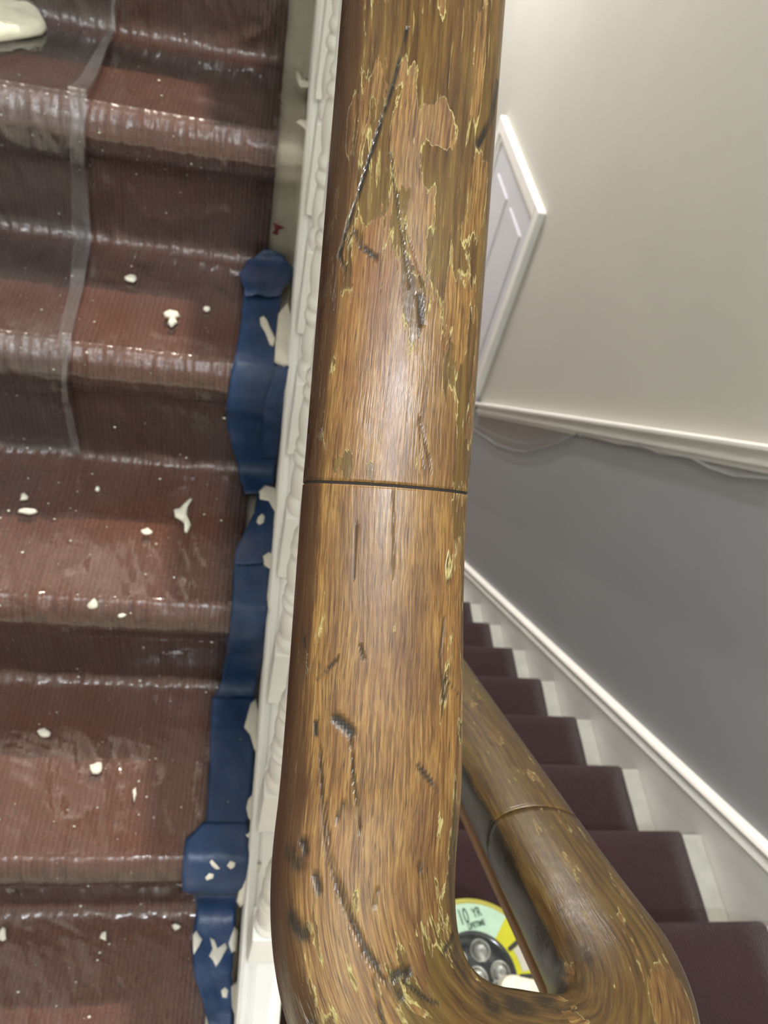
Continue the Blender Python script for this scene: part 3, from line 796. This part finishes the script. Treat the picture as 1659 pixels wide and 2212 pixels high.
# ------------------------------------------------------------------ paint: drips, flakes, scraps
def blob(name, pts, mat, hgt=.003, poly=None, parent=None, lift=0.0, nrm=None):
    """an irregular flat lump with the outline traced round it, lying on the stair surface"""
    poly = poly or FPT; top = []; bot = []
    cu = sum(p[0] for p in pts)/len(pts); cv = sum(p[1] for p in pts)/len(pts)
    hc = hit_poly(cu, cv, poly)
    if not hc: return None
    C, n, _ = hc; n = nrm or n; ring = []
    for u, v in pts:
        d = ray(u, v); t = n.dot(C-CAM)/n.dot(d); ring.append(CAM+d*t)
    N = len(ring); V = [p+n*lift for p in ring]+[p+(C-p)*.16+n*(lift+hgt*(.8+.5*noise.noise(p*90))) for p in ring]+[p+(C-p)*.55+n*(lift+hgt*(1.1+.6*noise.noise(p*70))) for p in ring]+[C+n*(lift+hgt*1.2)]
    F = [tuple(range(N))[::-1]]
    for k in (0, N):
        F += [(k+i, k+(i+1) % N, k+N+(i+1) % N, k+N+i) for i in range(N)]
    F += [(2*N+i, 2*N+(i+1) % N, 3*N) for i in range(N)]
    return fixn(mesh(name, V, F, mat, parent, True))
def jag(cu, cv, ru, rv, n=9, seed=0, rot=0.0):
    R = random.Random(seed); out = []
    for i in range(n):
        a = 2*math.pi*i/n+rot; k = .65+.55*R.random(); x = ru*k*math.cos(a); y = rv*k*math.sin(a); out.append((cu+x, cv+y))
    return out
# cream scrap lying on a high tread
def scrap():
    out = [(-160,-20),(-60,-60),(30,-45),(62,-6),(76,20),(88,40),(101,66),(90,76),(60,82),(20,88),(-30,95),(-110,100),(-170,60)]
    poly = FPT; C, n, _ = hit_poly(30, 45, prof_up(-1, 6, .022)); n = Vector((0, 0, 1)); ring = []
    for u, v in out:
        d = ray(u, v); t = n.dot(C-CAM)/n.dot(d); ring.append(CAM+d*t)
    N = len(ring); cc = sum(ring, Vector())/N; V = []; F = []
    lv = [(1.0, 0), (1.005, .004), (.985, .009), (.93, .012), (.75, .0145), (.5, .016), (.25, .0155)]
    for f, h in lv:
        for p in ring:
            q = cc+(p-cc)*f; V.append(q+n*(h+(.004*noise.noise(q*45)+.0025*noise.noise(q*110) if h > .005 else 0)))
    V.append(cc+n*.016); F.append(tuple(range(N))[::-1])
    for k in range(len(lv)-1): F += [(k*N+i, k*N+(i+1) % N, (k+1)*N+(i+1) % N, (k+1)*N+i) for i in range(N)]
    k = (len(lv)-1)*N; F += [(k+i, k+(i+1) % N, len(V)-1) for i in range(N)]
    o = fixn(mesh('cloth_scrap', V, F, M['cloth'], None, True)); tag(o, 'pale cream crumpled scrap of cloth on the topmost tread in view', 'cloth')
scrap()
# flakes big enough to name
FL = [
 ('cream ring shaped flake of paint on the second tread from the top', [(352,685),(365,680),(385,684),(390,692),(378,698),(384,706),(370,716),(362,708),(372,700),(356,694)], .004),
 ('white three pointed flake of paint on the middle tread', [(374,1108),(388,1104),(398,1094),(412,1080),(417,1083),(406,1102),(405,1124),(413,1142),(404,1158),(398,1156),(400,1142),(392,1132),(378,1124)], .004),
 ('white chip of paint on the carpet edge of the middle tread', jag(203,1302,15,12,9,3), .004),
 ('small white chip below the edge of the middle tread', jag(264,1327,12,5,8,4,.3), .003),
 ('pair of pale chips beside the wrinkled second lowest tread', jag(209,1662,14,14,9,5), .003),
 ('pale crumb cluster on the back of the second lowest tread', jag(95,1588,16,11,9,6), .003),
 ('yellowish cream chip near the tape on the lowest tread', jag(381,2004,13,9,7,7), .005),
 ('blue white chip on the wrinkled lowest tread', jag(224,2024,9,12,7,8), .003),
 ('pale lump on the back of the middle tread', jag(54,1081,11,9,8,9), .003),
 ('long pale flake on the middle tread near the left', jag(63,1112,22,7,9,10,.1), .003),
 ('pale chip near the back of the second tread from the top', jag(283,610,15,8,9,11,-.2), .003),
 ('white chip on the tread just left of the long tape strip', jag(445,677,10,5,8,12), .003),
 ('single white speck on the back of the middle tread', jag(212,1063,6,6,7,13), .003),
 ('pale chip at the left edge of the lowest tread', jag(8,2020,10,16,8,14), .003),
 ('white sliver standing on the second lowest tread', jag(291,1720,4,18,7,15), .003),
 ('pale grey lump on the middle tread near the right', jag(318,1155,15,8,9,16), .0025)]
for lab, pts, h in FL:
    o = blob('paint_flake', pts, M['flake'], h, FP, None, .0055)
    if o: tag(o, lab, 'paint flake', 'paint flakes dropped on the plastic')
DR = [
 ('white paint blob on the long tape strip', [(560,690),(568,684),(576,694),(584,712),(596,738),(590,752),(582,748),(572,722),(562,706)]),
 ('cream bare paint patch between the long tape strip and the string', [(600,680),(622,650),(632,700),(634,790),(612,796),(592,786),(594,740)]),
 ('twin white paint drips on the string below the long tape strip', [(558,1064),(572,1050),(596,1056),(604,1090),(598,1120),(580,1086),(560,1082)]),
 ('oval white paint drip on the slanting tape piece', [(556,1122),(566,1112),(573,1118),(570,1134),(560,1138),(553,1132)]),
 ('white paint smear joining the string above the slanting tape', [(590,1112),(606,1116),(606,1190),(596,1226),(590,1160)]),
 ('ring shaped white paint drip at the end of the slanting tape', [(566,1204),(580,1194),(600,1204),(598,1226),(582,1232),(570,1224)]),
 ('thin white paint run below the ring shaped drip', [(582,1232),(594,1240),(590,1300),(580,1330),(576,1290)]),
 ('white paint drip crust along the string by the square cornered tape', [(540,1520),(552,1508),(560,1540),(556,1600),(560,1640),(548,1620),(540,1590),(526,1574)]),
 ('cream oval paint drip in the string gap', [(535,1728),(545,1715),(552,1760),(548,1782),(536,1770),(531,1748)]),
 ('small white paint point above the wide tape patch', [(528,1806),(540,1796),(546,1812),(540,1818)]),
 ('long white paint blob on the wide tape patch', [(450,1856),(458,1852),(470,1862),(484,1874),(482,1880),(466,1874),(455,1866)]),
 ('low white paint blob on the wide tape patch', [(440,1890),(452,1878),(464,1882),(462,1892),(446,1898)]),
 ('round white paint blob on the wide tape patch', [(486,1864),(498,1854),(510,1858),(508,1868),(498,1876)]),
 ('white paint smear where the wide patch meets the string', [(515,1920),(545,1862),(566,1860),(560,1910),(538,1940),(518,1958),(510,1945)]),
 ('short white paint stroke at the left of the lowest tape', [(416,2020),(424,2008),(432,2022),(438,2030),(428,2050),(418,2066),(416,2045)]),
 ('curled white paint stroke in the middle of the lowest tape', [(452,2024),(462,2028),(470,2050),(488,2036),(492,2048),(476,2080),(466,2092),(460,2080),(450,2068),(458,2050)]),
 ('white paint crust between the lowest tape and the string', [(492,2040),(506,2000),(514,2010),(510,2056),(500,2060)]),
 ('small white paint drip low on the lowest tape', [(476,2140),(486,2132),(494,2140),(490,2158),(480,2156)]),
 ('white paint crust at the bottom of the string edge', [(498,2130),(512,2118),(520,2160),(512,2212),(500,2180)]),
 ('white paint blob on the cream margin near the top', [(638,268),(648,262),(672,268),(672,296),(662,288),(652,278)]),
 ('thin white paint hook on the cream margin near the top', [(638,158),(644,160),(650,184),(672,186),(672,194),(648,192),(640,176)])]
for lab, pts in DR:
    o = blob('paint_drip', pts, M['drip'], .003, FPT, None, .002)
    if o: tag(o, lab, 'paint drip', 'white paint drips along the tape and string')
o = blob('red_scrap', [(590,478),(604,484),(616,490),(602,494),(600,506),(588,502),(594,492)], M['red'], .001, FPT, None, .003); tag(o, 'tiny dark red scrap showing at a tear above the blue tape', 'scrap')
# dust and tiny chips scattered on the sheet
def specks():
    V = []; F = []; R = random.Random(5)
    for i in range(230):
        u, v = R.uniform(-30, 500), R.uniform(60, 2260)
        h = hit_poly(u, v, FP)
        if not h: continue
        P, n, s = h; r = .0005+.0013*R.random()**3; P = P+n*.0065; b = len(V); a0 = R.random()*6.28
        e1 = Vector((1, 0, 0)); e2 = n.cross(e1)
        for q in range(4):
            a = a0+q*math.pi/2; V.append(P+(e1*math.cos(a)*r*(1+.6*R.random())+e2*math.sin(a)*r))
        V.append(P+n*r*.7); F += [(b+q, b+(q+1) % 4, b+4) for q in range(4)]+[(b+3, b+2, b+1, b)]
    o = mesh('paint_dust', V, F, M['flake']); tag(o, 'tiny pale paint crumbs scattered over the plastic sheet', 'paint dust', kind='stuff')
specks()

# ------------------------------------------------------------------ film tucked under the dado rail
def wall_hit(u, v, x): d = ray(u, v); return CAM+d*(x/d.x)
def tuck(name, bot, lab, x=XW-.010):
    V = []; F = []; R = []
    for a, b in zip(bot[:-1], bot[1:]):
        n = max(1, int(abs(b[0]-a[0])/6))
        for i in range(n): f = i/n; R.append((a[0]+(b[0]-a[0])*f, a[1]+(b[1]-a[1])*f))
    R.append(bot[-1]); nr = 6
    for k, (u, v) in enumerate(R):
        b = wall_hit(u, v, x); t = Vector((XW-.006, b.y, dz(b.y)-.078))
        for j in range(nr+1):
            f = j/nr; p = t+(b-t)*f; p.x = XW-.004-.010*math.sin(f*math.pi*.5)*(1+.6*noise.noise((k*.15, f*2, 1)))-.003*noise.noise((k*.3, j, 2)); V.append(p)
    for k in range(len(R)-1):
        for j in range(nr): a = k*(nr+1)+j; F.append((a, a+1, a+nr+2, a+nr+1))
    o = mesh(name, V, F, M['filmwall'], None, True); m = o.modifiers.new('thick', 'SOLIDIFY'); m.thickness = .0006
    tag(o, lab, 'plastic film')
    for off, rad in ((0, .0016), (nr-2, .0009), (nr, .0016)) if False else ((nr, .0016), (nr-2, .0008)):
        L = [V[k*(nr+1)+off] for k in range(len(R))]; VV = []; FF = []
        for p in L:
            for q in range(5): an = q*2*math.pi/5; VV.append(p+Vector((rad*math.cos(an)-.001, 0, rad*math.sin(an))))
        for k in range(len(L)-1):
            for q in range(5): FF.append((k*5+q, k*5+(q+1) % 5, (k+1)*5+(q+1) % 5, (k+1)*5+q))
        mesh('rolled_edge', VV, FF, M['rolled'], o, True)
tuck('plastic_film', [(1020,925),(1075,960),(1110,972),(1135,976),(1180,966),(1220,950),(1250,935)], 'sagging loop of clear film hanging from the dado rail beside the handrail')
tuck('plastic_film', [(1256,938),(1300,948),(1335,958),(1370,962),(1395,964),(1430,980),(1490,988),(1500,992),(1540,1012),(1590,1028),(1659,1034),(1720,1044)], 'ruffled clear film tucked along the underside of the dado rail')

# ------------------------------------------------------------------ round pack on the lower stairs
def flat(name, pts, z, mat, parent, th=.0004):
    n = len(pts); V = [(x, y, z) for x, y in pts]+[(x, y, z+th) for x, y in pts]
    return fixn(mesh(name, V, [tuple(range(n))[::-1], tuple(range(n, 2*n))]+[(i, (i+1) % n, n+(i+1) % n, n+i) for i in range(n)], mat, parent))
def simple(name, col, rough=.4, spec=.5):
    m, nt, b = newmat(name); t = NT(nt); n = t.noise(t.coord('World'), 40, 3)
    t.l(t.ramp(n, [(.3, tuple(c*.9 for c in col)), (.7, tuple(min(1, c*1.08) for c in col))]), b.inputs['Base Color']); b.inputs['Roughness'].default_value = rough
    return m
def pack():
    cx_, cy_, zb = .430, .236, -1.397+.0095+Z0; R, r = .122, .069
    e = empty('round_pack', (cx_, cy_, zb)); tag(e, 'round yellow and pale green pack with clear domed centre on the lower stairs', 'package')
    my = simple('yellow_card', (.44, .44, .006), .4); mg = simple('pale_green_card', (.36, .53, .41), .4); mo = simple('yellow_rim', (.34, .32, .05), .4); ms = simple('grey_white_smear', (.42, .41, .36), .5)
    mk = simple('dark_smoke_plastic', (.035, .04, .045), .15)
    gm, nt, b = newmat('clear_dome'); b.inputs['Transmission Weight'].default_value = 1; b.inputs['Roughness'].default_value = .03; b.inputs['IOR'].default_value = 1.35; b.inputs['Base Color'].default_value = (.93, .96, .95, 1)
    V, F = lathe([(.001, zb), (R-.004, zb), (R, zb+.003), (R, zb+.011), (R-.002, zb+.0135), (R-.007, zb+.014), (R-.009, zb+.013), (.001, zb+.013)], cx_, cy_, 64); mesh('rim', V, F, mo, e, True)
    def sector(nm, a0, a1, mat, z=zb+.0132, ro=R-.009, ri=r):
        n = max(3, int((a1-a0)/5)); P = [(cx_+ro*math.cos(math.radians(a0+(a1-a0)*i/n)), cy_+ro*math.sin(math.radians(a0+(a1-a0)*i/n))) for i in range(n+1)]
        P += [(cx_+ri*math.cos(math.radians(a1-(a1-a0)*i/n)), cy_+ri*math.sin(math.radians(a1-(a1-a0)*i/n))) for i in range(n+1)]
        return flat(nm, P, z, mat, e, .0008)
    sector('green_panel', 54, 112, mg); sector('yellow_panel', -110, 54, my); sector('yellow_panel', 113, 250, my)
    sector('pale_smear', 6, 30, ms, zb+.0142, R-.014, r+.012); sector('pale_smear', -26, -6, ms, zb+.0142, R-.012, r+.004)
    for a in (33, 1, 111, 150, 190, 230, 270, 310):
        ca, sa = math.cos(math.radians(a)), math.sin(math.radians(a)); w_ = .0035
        P = []
        for i in range(9): q = math.pi*(-.5+i/8); P.append((r+.034+w_*math.cos(q), w_*math.sin(q)))
        for i in range(9): q = math.pi*(.5+i/8); P.append((r+.008+w_*math.cos(q), w_*math.sin(q)))
        flat('tick_mark', [(cx_+x*ca-y*sa, cy_+x*sa+y*ca) for x, y in P], zb+.0146, M['black'], e)
    V, F = lathe([(.001, zb+.0135), (r, zb+.0135), (r+.001, zb+.017), (r-.003, zb+.018), (r-.006, zb+.0145), (.001, zb+.0145)], cx_, cy_, 48); mesh('centre_well', V, F, mk, e, True)
    V, F = lathe([((r-.004)*math.cos(a), zb+.0145+.020*math.sin(a)) for a in [math.pi/2*i/10 for i in range(10)]]+[(.0005, zb+.0345)], cx_, cy_, 48); mesh('clear_dome', V, F, gm, e, True)
    chrome = simple('lamp_reflector', (.55, .56, .55), .2); chrome.node_tree.nodes['Principled BSDF'].inputs['Metallic'].default_value = .9
    for (a, d) in ((0, .0), (10, .040), (75, .040), (140, .040), (205, .040), (270, .040), (330, .040)):
        x, y = cx_+d*math.cos(math.radians(a)), cy_+d*math.sin(math.radians(a))
        V, F = lathe([(.017, zb+.0145), (.0175, zb+.019), (.016, zb+.0195), (.0135, zb+.017), (.007, zb+.0150), (.001, zb+.0148)], x, y, 24); mesh('reflector_ring', V, F, chrome, e, True)
    def text(nm, body, size, x, y, rot, sx, mat, sp=1.0):
        c = bpy.data.curves.new(nm, 'FONT'); c.body = body; c.size = size; c.extrude = .0002; c.space_character = sp; c.offset = .0004
        o = bpy.data.objects.new(nm, c); COL.objects.link(o); dg = bpy.context.evaluated_depsgraph_get(); me = bpy.data.meshes.new_from_object(o.evaluated_get(dg)); bpy.data.objects.remove(o)
        me.transform(Matrix.Translation((x, y, zb+.0146)) @ Matrix.Rotation(rot, 4, 'Z') @ Matrix.Diagonal((sx, 1, 1, 1)))
        me.materials.clear(); me.materials.append(mat); o = bpy.data.objects.new(nm, me); o.matrix_parent_inverse = Matrix.Translation(-Vector(e.location)); link(o, e)
    text('printed_number', '10', .034, .4135, .3150, .24, .56, M['greentext'])
    text('printed_unit', 'YR', .021, .4385, .3260, .24, .62, M['greentext'])
    text('printed_word', 'LIFETIME', .0125, .4270, .3080, .24, .66, M['greentext'])
    return e
pack()
def lump():
    n = 20; V = []; F = []; c = Vector((.489, .213, -1.397+.0095+.014+Z0)); lv = [(1, 0), (1.02, .006), (.93, .014), (.7, .020), (.4, .023)]
    for f, h in lv:
        for i in range(n):
            a = 2*math.pi*i/n; rx = .030*(1+.12*math.sin(3*a+1)); ry = .029*(1+.1*math.cos(2*a))
            if math.cos(a) > .6 : rx *= 1.5
            p = c+Vector((rx*f*math.cos(a), ry*f*math.sin(a), h)); V.append(p+Vector((0, 0, .003*noise.noise(p*60))) if h else p)
    V.append(c+Vector((0, 0, .023))); F.append(tuple(range(n))[::-1])
    for k in range(len(lv)-1): F += [(k*n+i, k*n+(i+1) % n, (k+1)*n+(i+1) % n, (k+1)*n+i) for i in range(n)]
    k = (len(lv)-1)*n; F += [(k+i, k+(i+1) % n, len(V)-1) for i in range(n)]
    o = fixn(mesh('putty_lump', V, F, M['flake'], None, True)); tag(o, 'cream lump of putty lying on the round yellow pack', 'putty')
lump()
